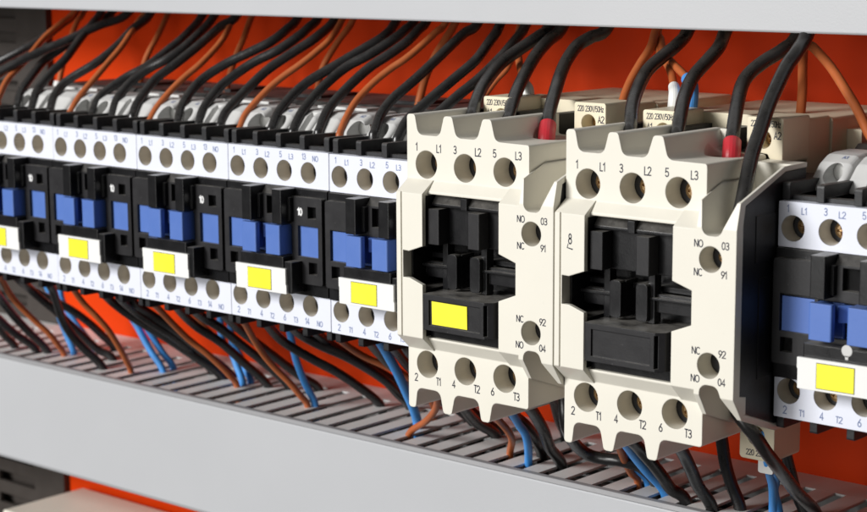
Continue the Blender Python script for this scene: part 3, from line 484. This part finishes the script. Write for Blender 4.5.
def make_big(loc, label, sticker):
    t = empty('power_contactor', loc, label, 'contactor', 'large cream power contactors')
    finish(build_big(), 'housing', 'cream', t)
    # upright fin at the back of the third chamber
    # black mid body, wells behind the holes, side panel
    bm = bmesh.new()
    box(bm, -4.8, 31.4, 28.2, 41.8, -62, 4.2); box(bm, 31.5, 49.3, 28.1, 41.8, -62, -1.2); box(bm, 43.6, 49.3, 41.8, 60, -60, -1.5)
    for xa, xb in ((-5.6, -3.2), (10.4, 12.6), (22.0, 25.8)): prism(bm, rounded([(28.05, -60), (46, -60), (46, 10.2), (28.05, 10.2)], [0, 0, 1, .6], 3), 'x', xa, xb)
    for x in HX:
        for z in (HZT, HZB): prism(bm, circ(x, z, 3.95, 24), 'y', 6.6, 13.0)
    for z in (-18.5, -45.6): prism(bm, circ(42.85, z, 3.3, 24), 'y', 1.2, 9.0)
    prism(bm, [(-1.9, -9.5), (-1.0, -5.0), (17.6, 1.8), (28, 2.0), (28, -63.7), (15, -63.0), (1.1, -58.0), (1.1, -53.8), (-1.9, -53.2)], 'x', 49.6, 50.15)
    box(bm, 50.15, 50.4, 6, 24, -50, -24); box(bm, 50.15, 50.35, 4, 26, -20, -8)
    finish(bm, 'side_frame', 'black_base', t)
    bm = bmesh.new(); rbox(bm, -3.0, 43.0, 54, 94, -69, 12.6, 1.2); rbox(bm, -1.2, 42.2, 42, 54, -67, 13.2, 1.0); box(bm, 43.0, 47.5, 62, 95, -66, 9)
    finish(bm, 'rear_base', 'cream_old', t)
    # black carrier inside the window
    bm = bmesh.new()
    box(bm, -2.9, 37.2, 11.6, 12.4, -52, -11.2)
    rbox(bm, 4.15, 31.45, 1.5, 11.5, -25.4, -11.2, .3)
    prism(bm, [(1.5, -11.2), (1.2, -11.2), (-1.1, -13.9), (-1.1, -14.6), (1.5, -14.9)], 'x', 4.15, 31.45)
    box(bm, 15.4, 17.6, -1.8, 1.4, -14.9, -11.6)
    box(bm, -3.1, 3.95, -3.3, 11.5, -26.2, -11.7); box(bm, -3.15, -2.6, -1.5, 11.5, -40, -26)
    prism(bm, [(-3.3, -38.4), (11.5, -38.4), (11.5, -51.9), (-3.3, -51.9)], 'x', -3.1, 3.95)
    for xa, xb, y in ((4.7, 6.6, 3), (18.9, 20.9, 3)): rbox(bm, xa, xb, y, y + 3, -39.0, -25.3, .2)
    # latch hooks
    for xa, sgn in ((7.8, 1), (16.2, -1)):
        prism(bm, rounded([(xa, -28.4), (xa + 3.6, -28.4), (xa + 3.6, -38.4), (xa, -38.4)], 1.0, 3), 'y', 1.2, 3.6)
        box(bm, xa + (2.2 if sgn > 0 else 0), xa + (3.6 if sgn > 0 else 1.4), 3.6, 9, -38.2, -28.6)
    rbox(bm, -2.6, 7.7, 4.2, 6.2, -36.2, -31.8, .8); rbox(bm, 19.9, 37.2, 4.2, 6.2, -36.0, -31.2, .8)
    rbox(bm, -2.6, 9.0, 2.6, 4.3, -33.0, -32.2, .2); rbox(bm, 17, 37.2, 2.6, 4.3, -32.6, -31.9, .2)
    rbox(bm, -2.9, 37.2, 7, 11.6, -31, -29.6, .3)
    box(bm, 4.1, 37.2, -1.6, 11.6, -52.2, -39.4)
    finish(bm, 'carrier', 'black', t)
    for xa in (4.25, 18.9):
        bm = bmesh.new(); prism(bm, rounded([(xa, -3), (xa + 4.1, -3), (xa + 4.1, 1.5), (xa, 1.5)], .25, 2), 'z', -25.3, -15.2)
        finish(bm, 'armature_post', 'slate', t)
    # label holder
    hold = pm(rounded([(4.8, -6), (27.2, -6), (29.4, -4.2), (29.4, 6), (4.8, 6)], [.5, .9, .6, 0, 0], 3), 'z', -49.4, -39.1)
    hold = boolean(hold, [bmx(7.1, 25.8, -7, -5.45, -47.9, -40.7), bmx(27, 27.9, -7, 4, -48.6, -39.9)] if True else [])
    h = finish(hold, 'label_holder', 'slate', t)
    if sticker:
        bm = bmesh.new(); prism(bm, [(8.0, -40.95), (20.9, -41.0), (21.0, -47.5), (8.1, -47.55)], 'y', -5.75, -5.5)
        s = finish(bm, 'sticker', 'yellow', h); s['label'] = 'bright yellow blank sticker'
    # lettering
    bm = bmesh.new()
    for i in range(3):
        x = HX[i]
        text_bm(bm, str(2 * i + 1), x - 3.6, -.03, HZT + 4.9, 2.1); text_bm(bm, 'L%d' % (i + 1), x + 4.7, -.03, HZT + 4.8, 2.1)
        text_bm(bm, str(2 * i + 2), x - 4.3, -.03, HZB - 4.3, 2.1); text_bm(bm, 'T%d' % (i + 1), x + 4.2, -.03, HZB - 4.5, 2.1)
    for s, x, z in (('NO', 39.3, -14.7), ('03', 47.1, -14.7), ('NC', 39.3, -22.0), ('91', 46.9, -22.0), ('NC', 39.1, -42.1), ('92', 46.8, -42.1), ('NO', 39.0, -49.3), ('04', 46.8, -49.3)):
        text_bm(bm, s, x, -5.03, z, 1.75, .88)
    finish(bm, 'lettering', 'ink', t)
    # coil terminals above and below
    for xa, nm in ((-1.1, 'A1'), (32.0, 'A2')):
        c = boolean(pm(rounded([(xa, 14.2), (xa + 10.8, 14.2), (xa + 10.8, 2.4), (xa + 7.6, 2.0), (xa + 6.4, 4.6), (xa, 5.2)], .7, 3), 'y', 28.5, 42), [pm(circ(xa + (4.9 if nm == 'A2' else 6.6), 8.4, 2.5, 24), 'y', 24, 35)])
        c = finish(c, 'coil_terminal', 'cream_old', t)
        c['label'] = 'cream coil terminal block marked ' + nm
        screw('terminal_screw', xa + (4.9 if nm == 'A2' else 6.6), 33, 8.4, 2.2, c, .5)
        bm = bmesh.new(); text_bm(bm, '220 230V/50Hz', xa + 5.6, 28.46, 12.5, 1.5, .70); finish(bm, 'rating_text', 'ink', c); bm = bmesh.new(); text_bm(bm, nm, xa + 9.2 if nm == 'A2' else xa + 2.2, 28.46, 9.6, 1.8, .85)
        finish(bm, 'lettering', 'ink', c)
    xa = 32.0
    c = boolean(pm(rounded([(xa, -63), (xa + 10.6, -63), (xa + 10.6, -78.2), (xa, -78.2)], 1.0, 3), 'y', 28.5, 42), [pm(circ(xa + 5.0, -71.6, 2.7, 24), 'y', 24, 35)])
    c = finish(c, 'coil_terminal', 'cream_old', t); c['label'] = 'cream coil terminal block underneath marked 220 230V'
    screw('terminal_screw', xa + 5.0, 33, -71.6, 2.4, c, .2)
    bm = bmesh.new(); text_bm(bm, '220 230V', xa + 5.2, 28.46, -76.3, 1.5, .8); finish(bm, 'lettering', 'ink', c)
    # clamp screws in the wells
    for i, x in enumerate(HX):
        for z in (HZT, HZB): screw('terminal_screw', x + .7, 5.5, z, 2.7, t, random.uniform(0, 1.5))
    for z in (-18.5, -45.6): screw('terminal_screw', 43.4, .2 if z > -30 else .9, z, 1.9, t, random.uniform(0, 1.5))
    return t
A = make_big((-1.3, 0, 3.3), 'large cream contactor with a bright yellow sticker in its black label holder', True)
B = make_big((55.2, 0, 2.4), 'large cream contactor with an empty black label holder, the nearer one of the two', False)
# small printed mark on the left ear of the second one
bm = bmesh.new()
text_bm(bm, '8', -.7, -5.03, -17.6, 2.6, .62); prism(bm, [(-1.7, -20.1), (-1.45, -19.9), (.3, -20.15), (.1, -20.5)], 'y', -5.05, -5.02); prism(bm, [(-1.75, -20.1), (-1.5, -20.1), (-1.2, -18.9), (-1.4, -18.9)], 'y', -5.05, -5.02)
finish(bm, 'printed_mark', 'ink', B)

# ------------------------------------------------------------------ small blue and white contactors
SH = [4.3, 14.9, 25.5, 36.1]                   # hole pitch
def make_small(loc, label):
    t = empty('small_contactor', loc, label, 'contactor', 'small black contactors with blue carriers')
    # body with barrier fins
    bm = bmesh.new()
    box(bm, .3, 44.7, 19.9, 31, -60, -4.0); box(bm, .3, 44.7, 17.3, 31, -5.6, -4.0); box(bm, .3, 44.7, 17.3, 31, -60.4, -59)
    box(bm, .2, .7, 17.2, 22, -60, -5)
    box(bm, .15, 44.85, 31, 47, -62, -4.0)
    for xa in (.0, 9.7, 20.2, 30.7, 41.3):
        prism(bm, rounded([(15.6, -5.0), (32, -5.0), (31, -.9), (15.6, -.6)], [0, 0, .6, .7], 3), 'x', xa, xa + 2.1)
        prism(bm, rounded([(15.6, -64.4), (30, -64.4), (32, -61.2), (15.6, -61.2)], [.5, .5, .5, 0], 3), 'x', xa, xa + 2.1)
    prism(bm, [(49.2, -66), (95.5, -66), (95.5, 5.0), (90, 6.0), (53, 6.0), (49.2, 3.5)], 'x', .6, 44.4)
    rbox(bm, 26, 40, 62, 80, 5.5, 7.0, .5)
    for zh in (-11.9, -53.9):
        for x in SH: prism(bm, circ(x, zh, 3.34, 20), 'y', 19.5, 19.88)
    finish(bm, 'housing', 'black_base', t)
    bm = bmesh.new()
    prism(bm, [(12.9, -17.0), (17.2, -16.8), (17.2, -50.4), (12.9, -50.4)], 'x', .25, 44.75)
    finish(bm, 'middle_frame', 'black', t)
    # front plate with windows
    pl = pm(rounded([(.6, -19.2), (44.3, -19.2), (44.3, -46.4), (.6, -46.4)], .8, 3), 'y', 11, 13.2)
    cut = [bmx(2.7, 12.6, 9, 14, -37.8, -28.2), bmx(33.9, 42.6, 9, 14, -37.8, -28.2), bmx(38.2, 41.8, 9, 12.9, -25.7, -22.0), bmx(38.4, 42.0, 9, 12.9, -43.2, -39.4),
           bmx(3.1, 6.6, 9, 12.9, -43.2, -39.4), bmx(20.2, 25.2, 9, 12.9, -25.6, -19.9), bmx(13.6, 31.3, 9, 14, -37.8, -28.6)]
    finish(boolean(pl, cut), 'front_plate', 'slate', t)
    bm = bmesh.new(); prism(bm, [(12.9, -16.9), (13.2, -16.9), (13.2, -19.4), (11.0, -19.4)], 'x', 18, 27.5); finish(bm, 'bridge', 'slate', t)
    for xa in (13.7, 27.1):
        bm = bmesh.new(); prism(bm, rounded([(xa, 6.5), (xa + 4.05, 6.5), (xa + 4.05, 13.5), (xa, 13.5)], .2, 2), 'z', -27.6, -16.9)
        box(bm, xa + 4.05, xa + 4.9, 9.5, 13, -27, -19.5)
        finish(bm, 'armature_post', 'black', t)
    bm = bmesh.new()
    box(bm, 2.9, 20.4, 11.9, 12.8, -37.6, -28.4); box(bm, 24.5, 30.9, 11.9, 12.8, -37.6, -28.4); box(bm, 33.4, 42.5, 12.0, 12.8, -37.9, -28.0)
    for xa in (13.8, 24.4):
        d = 12.2 if xa > 20 else 7.7
        prism(bm, rounded([(xa, 6), (xa + 6.4, 6), (xa + 6.4, d), (xa, d)], [.5, .5, 0, 0], 3), 'z', -37.3, -28.0)
    box(bm, 13.8, 17.2, 7.7, 12.2, -36.8, -28.4)
    prism(bm, [(20.0, 9.5), (22.6, 11.5), (24.9, 9.5), (24.9, 12), (20, 12)], 'z', -33, -28.6)
    finish(bm, 'blue_carrier', 'blue', t)
    # holder and name plate
    bm = bmesh.new()
    prism(bm, rounded([(12.0, 7.0), (31.2, 7.0), (31.2, 12), (12.0, 12)], .3, 2), 'z', -41.6, -38.0)
    box(bm, 12.2, 33.2, 6.6, 12.5, -49.0, -41.6)
    prism(bm, rounded([(32.3, 6.4), (35.5, 6.4), (35.5, 13.5), (32.3, 13.5)], .3, 2), 'z', -49.0, -39.2)
    h = finish(bm, 'label_holder', 'black', t)
    pl = pm(rounded([(11.5, -41.3), (33.6, -41.3), (33.6, -46.2), (33.9, -46.6), (33.9, -49.25), (11.5, -49.25), (11.5, -44.3), (11.3, -44), (11.3, -41.3)], .25, 2), 'y', 5.6, 6.6)
    npl = finish(pl, 'name_plate', 'label_white', h)
    bm = bmesh.new(); prism(bm, [(16.6, -42.15), (26.9, -42.15), (26.9, -48.4), (16.6, -48.4)], 'y', 5.46, 5.59)
    stk = finish(bm, 'sticker', 'yellow', npl); stk['label'] = 'bright yellow blank sticker'
    bm = bmesh.new()
    for a, b, c, d in ((16.45, 27.05, -42.15, -42.0), (16.45, 27.05, -48.55, -48.4), (16.45, 16.6, -48.4, -42.15), (26.9, 27.05, -48.4, -42.15)): box(bm, a, b, 5.52, 5.62, c, d)
    finish(bm, 'sticker_edge', 'ink', stk)
    # white terminal covers
    for za, zb, zh in ((-16.75, -5.15, -11.9), (-61.0, -50.45, -53.9)):
        strip = pm(rounded([(.12, za), (44.88, za), (44.88, zb), (.12, zb)], .25, 2), 'y', 13.8, 17.1)
        strip = boolean(strip, [pm(circ(x, zh, 3.35, 28), 'y', 10, 20) for x in SH])
        # hole tubes going back
        tb = bmesh.new()
        tb.from_mesh  # noqa
        for x in SH:
            n = 28; a = circ(x, zh, 3.33, n); rings = [[strip.verts.new((p[0], y, p[1])) for p in a] for y in (13.95, 19.95)]
            for k in range(n): strip.faces.new((rings[0][k], rings[1][k], rings[1][(k + 1) % n], rings[0][(k + 1) % n]))
            cc = []
        tb.free()
        strip.faces.ensure_lookup_table()
        so = finish(strip, 'terminal_cover', 'white', t); so.data.materials.append(M['bore'])
        for p in so.data.polygons[-28 * 4:]: p.material_index = 1; p.use_smooth = True
    return t

def small_details(t):
    """black body with wells behind the holes, screws and lettering"""
    for x in SH:
        for zh, k in ((-11.9, 1), (-53.9, 1)): screw('terminal_screw', x + .5, 18.5, zh, 2.3, t, random.uniform(0, 1.5), 'brass' if k else 'zinc')
    bm = bmesh.new()
    tx = (('1', 'L1'), ('3', 'L2'), ('5', 'L3'), ('13', 'NO')); bx = (('2', 'T1'), ('4', 'T2'), ('6', 'T3'), ('14', 'NO'))
    for row, zn, zl in ((tx, -6.9, -7.3), (bx, -58.9, -59.1)):
        bm = bmesh.new()
        for i, x in enumerate(SH):
            w = 1.2 if i == 3 else 0; up_ = row is tx
            text_bm(bm, row[i][0], x - (1.5 if up_ else .9) - w * (.3 if up_ else .5), 13.77, zn, 1.75 if up_ else 1.9, .8)
            text_bm(bm, row[i][1], x + (3.1 if up_ else 4.0), 13.77, zl, 1.6, .9)
        finish(bm, 'lettering', 'ink_blue', t)
    for xx in (34.9, 11.0):
        bm = bmesh.new(); text_bm(bm, '10', xx, 10.96, -23.8, 2.0, .85, th=.05)
        finish(bm, 'plate_number', 'ink_white', t)
    # dusty white coil terminal humps behind the fins
    c = bmesh.new()
    for i in range(4):
        x = SH[i]; secs = []
        xl, xr = x - 4.6, x + 5.4
        for y, zt, rnd in ((28.5, -3.2, .5), (30.5, -.6, 1.2), (34, 3.0, 1.6), (37.5, 4.7, 1.6), (41, 5.0, 1.2), (49, 5.0, 1.0)):
            sh = rounded([(xl, -8), (xr, -8), (xr, zt), (xl, zt)], [0, 0, rnd, rnd], 4)
            secs.append([c.verts.new((p[0], y, p[1])) for p in sh])
        n = len(secs[0])
        for s_, t_ in zip(secs, secs[1:]):
            for k in range(n): c.faces.new((s_[k], s_[(k + 1) % n], t_[(k + 1) % n], t_[k]))
        c.faces.new(secs[0][::-1]); c.faces.new(secs[-1])
    c = boolean(c, [pm(circ(xx, .3, 2.6, 24), 'y', 24, 38) for xx in (5.4, 39.3)] + [bmx(16.0, 18.6, 26, 36.5, -3, 9)])
    cc = finish(c, 'coil_terminal', 'white_rear', t)
    for nm, xx in (('A1', 6.2), ('A2', 38.6)):
        bm = bmesh.new(); text_bm(bm, nm, xx, 0, 0, 1.5, .9)
        for v in bm.verts: v.co = Vector((v.co.x, 36.2 + v.co.z * .72 - .03, 4.15 + v.co.z * .35 + .03))
        finish(bm, 'lettering', 'ink_blue', cc)
    bm = bmesh.new(); rbox(bm, 12, 34, 43, 49.5, 4.9, 5.8, .2); finish(bm, 'terminal_lid', 'white_rear', cc)
    for xx in (5.4, 39.3):
        bm = bmesh.new(); prism(bm, circ(xx, .3, 2.5, 16), 'y', 36, 37.8); finish(bm, 'screw_head', 'zinc', cc)
Z0 = 3.5
s0 = make_small((-96.7, 0, Z0), 'x'); small_details(s0)
names = {1: 'small contactor with a yellow label, touching the left side of a cream contactor',
         0: 'small contactor with a yellow label, second to the left of the large cream ones',
         -1: 'small contactor with a yellow label, third to the left of the large cream ones',
         -2: 'small contactor with a yellow label, fourth to the left of the large cream ones',
         -3: 'leftmost small contactor, cut by the picture edge, its yellow label half out of view',
         }
for m in (1, 0, -1, -2, -3):
    c = s0 if m == 0 else copy_tree(s0)
    c.location = Vector((-96.7 + 45 * m, random.uniform(-.15, .15) if m else 0, Z0 + random.uniform(-.12, .12))) * S
    c['label'] = names[m]
    for ch in c.children:
        if ch.name.startswith('label_holder'):
            for pl in ch.children:
                pl.location = Vector((random.uniform(-.35, .35), random.uniform(-.1, .05), random.uniform(-.25, .25))) * S
                pl.rotation_euler.y = math.radians(random.uniform(-.35, .35))
                for st in pl.children: st.location = Vector((random.uniform(-.5, .5), 0, random.uniform(-.15, .15))) * S
        if ch.name.startswith('blue_carrier'): ch.location.z = random.uniform(-.25, .2) * S
        if ch.name.startswith('armature_post'): ch.location = Vector((0, random.uniform(-.3, .3), random.uniform(-.15, .15))) * S
r = copy_tree(s0)
r.location = Vector((105.9, 0, 2.6)) * S
r['label'] = 'small contactor with a yellow label at the far right, beside the nearer cream contactor'
pn = [ch for ch in r.children if ch.name.startswith('plate_number')]
for ch in pn: bpy.data.objects.remove(ch)
for ch in r.children:
    if ch.name.startswith('label_holder'): ch.location.z -= .0011
    if ch.name.startswith('blue_carrier'): ch.location.z -= .0005
# little round white check mark above the label of the right hand one
bm = bmesh.new(); prism(bm, circ(17.4 + 6.8, -39.5, 1.5, 20), 'y', 6.9, 6.97); prism(bm, [(23.7, -40.8), (24.7, -40.8), (24.6, -41.8), (23.8, -41.8)], 'y', 6.9, 6.97)
finish(bm, 'inspection_mark', 'white_rear', r)

# ------------------------------------------------------------------ cables
ORD = {'m1': 'the small contactor beside the cream ones', 'm0': 'the second small contactor left of the cream ones', 'm-1': 'the third small contactor left of the cream ones',
       'm-2': 'the fourth small contactor left of the cream ones', 'm-3': 'the leftmost small contactor', 'm-4': 'a contactor beyond the left edge',
       'A': 'the stickered cream contactor', 'B': 'the nearer cream contactor', 'R': 'the small contactor at the far right'}
TERM = {'L1': 'terminal 1', 'L2': 'terminal 3', 'L3': 'terminal 5', '13': 'terminal 13', 'T1': 'terminal 2', 'T2': 'terminal 4', 'T3': 'terminal 6', '14': 'terminal 14'}
CN = {'black': 'black', 'orange': 'orange', 'blue': 'blue'}
def cable_label(n, c, upper):
    w, tm = n.split(':'); col = CN[c]
    v = 'rising' if upper else 'dropping'
    special = {
        'm-3:rear': 'thin orange cable in a white sleeve rising behind the leftmost small contactor',
        'm-2:rear': 'orange cable in white sleeve rising behind fourth small contactor left of the cream ones',
        'm-1:rear' if upper else '': 'orange cable in white sleeve rising behind third small contactor left of the cream ones',
        'm0:rear': 'orange cable in white sleeve rising behind second small contactor left of the cream ones',
        'm1:rear': 'orange cable rising behind the small contactor touching the cream ones',
        'A:aux': 'thin orange cable slanting behind the black cables of the stickered cream contactor',
        'A:A1': 'orange cable in a white sleeve rising from coil terminal A1 of the stickered cream contactor',
        'A:A2': 'orange cable rising beside coil terminal A2 of the stickered cream contactor',
        'B:A1': 'orange cable ending in a white sleeve behind the nearer cream contactor',
        'B:aux': 'orange cable ending in a blue sleeve behind the nearer cream contactor',
        'B:NO': 'long black cable rising from the right hand auxiliary terminal of the nearer cream contactor',
        'R:A2': 'straight orange cable rising between the nearer cream contactor and the right small one',
        'R:A1': 'orange cable running down to the right edge of the picture',
        'B:04': 'long black cable slanting down right under the side of the nearer cream contactor',
        'B:back': 'black cable dropping behind the lower right corner of the nearer cream contactor',
        'B:coil': 'left of two blue cables under the lower coil terminal at lower right',
        'B:coil2': 'right of two blue cables under the lower coil terminal at lower right',
        'A:NO': 'black cable seen in the gap between the two cream contactors near the lower duct',
    }
    if n in special: return special[n]
    if tm == 'blue2': return 'right cable of the blue pair under %s' % ORD[w]
    if tm == 'blue': return '%s cable entering the duct under %s' % (col, ORD[w]) if w in ('m0', 'm1', 'A') else 'left cable of the blue pair under %s' % ORD[w]
    if tm in ('orange',): return '%s cable dropping into the duct under %s' % (col, ORD[w])
    if tm == 'rear': return 'thin %s cable running far back under %s' % (col, ORD[w])
    if n == 'A:L3' or n == 'B:L3': return 'black cable in a red sleeve rising from terminal 5, %s' % ORD[w]
    return '%s cable %s from %s, %s' % (col, v, TERM.get(tm, 'the first terminal'), ORD[w])

def cable(n, c, pts, upper):
    w, tm = n.split(':')
    base = {'black': 1.62, 'orange': 1.16, 'blue': 1.3}[c]
    if w in 'AB' and c == 'black': base = 1.95 if upper else 1.85
    if n == 'm1:rear' or n == 'R:A2' or n == 'R:A1' or n == 'A:A2': base = 1.35
    if n == 'A:aux': base = .8
    if n == 'm1:blue': base = 1.6
    if n == 'B:blue2': base = 1.5
    if n == 'm-1:rear' and not upper: base = .8
    o0 = Vector(pts[0])
    bm = tube_bm([Vector(p) - o0 for p in pts], base, 14, 7)
    t = empty('cable', o0, cable_label(n, c, upper), 'cable', ('cables rising into the upper duct' if upper else 'cables dropping into the lower duct'))
    finish(bm, 'sheath', 'c_' + c, t, smooth=True)
    Q = spline([Vector(p) - o0 for p in pts], 20)
    def sleeve(i, f0, f1, rad, mat, nm, seg=18):
        a = max(0, int(round((i + f0) * 20))); e = int(round((i + f1) * 20))
        finish(tube_from(Q[a:e + 1], rad, seg), nm, mat, t)
    if upper and n in ('A:L3', 'B:L3'): sleeve(1, -.6, .98, 2.45, 'red', 'marker_sleeve')
    if upper and tm == 'rear' and n != 'm1:rear': sleeve(1, -.95, .6, 1.9, 'ferrule', 'wire_ferrule')
    if upper and n in ('A:A1', 'B:A1'): sleeve(1, -.95, 1.1, lambda u: 2.2 - .6 * u, 'ferrule', 'wire_ferrule')
    if upper and n == 'B:aux': sleeve(1, -.95, .8, 1.9, 'ferrule_blue', 'wire_ferrule')
    return t
for n, c, p in UP: cable(n, c, p, True)
for n, c, p in DN: cable(n, c, p, False)
# red marker at the foot of one cable
# ferrule above the two blue coil wires
t = empty('wire_ferrule', (93.3, 33.5, -79.0), 'white double ferrule around the two blue cables at lower right', 'ferrule')
bm = bmesh.new(); rbox(bm, -2.3, 2.3, -1.6, 2.4, -1.2, 3.2, .6); finish(bm, 'ferrule_body', 'ferrule', t)

# ------------------------------------------------------------------ lights
def area(name, loc, tgt, size, power, col=(1, 1, 1), sy=None):
    l = bpy.data.lights.new(name, 'AREA'); l.energy = power; l.color = col; l.size = size
    if sy: l.shape = 'RECTANGLE'; l.size_y = sy
    o = bpy.data.objects.new(name, l); COL.objects.link(o); o.location = Vector(loc)
    d = Vector(tgt) - Vector(loc); o.rotation_euler = d.to_track_quat('-Z', 'Y').to_euler()
    return o
area('key_softbox', (-1.0, -2.15, 1.02), (0, 0, -.03), .85, 66, (1, .99, .975), .72)
area('front_softbox', (-.35, -1.9, .12), (0, 0, -.03), 1.1, 17, (1, .985, .96), .8)
w = bpy.data.worlds.new('World'); scn.world = w; w.use_nodes = True
w.node_tree.nodes['Background'].inputs[0].default_value = (1, .96, .90, 1); w.node_tree.nodes['Background'].inputs[1].default_value = .05

# ------------------------------------------------------------------ camera
cd = bpy.data.cameras.new('camera'); cam = bpy.data.objects.new('camera', cd); COL.objects.link(cam); scn.camera = cam
Rm = Matrix(((0.7569259156, 0.6534839484, -0.0046783934), (0.1081215241, -0.1322903006, -0.9852964084), (-0.6444942935, 0.7452905510, -0.1707896374)))
rows = [Rm[0], -Rm[1], -Rm[2]]
Rc = Matrix((rows[0], rows[1], rows[2])).transposed()
cam.matrix_world = Matrix.Translation(Vector((350.08118634, -400.48475404, 62.6353354)) * S) @ Rc.to_4x4()
cd.sensor_width = 36; cd.lens = 1892.3287 / 867 * 36
cd.shift_x = -3.431355 / 867; cd.shift_y = 11.683209 / 867
cd.clip_start = .01; cd.clip_end = 20
cd.dof.use_dof = True; cd.dof.focus_distance = .525; cd.dof.aperture_fstop = 28
scn.render.engine = 'CYCLES'
scn.render.resolution_x = 1024; scn.render.resolution_y = 605
scn.view_settings.view_transform = 'Standard'; scn.view_settings.look = 'None'
scn.view_settings.exposure = 0; scn.view_settings.gamma = 1
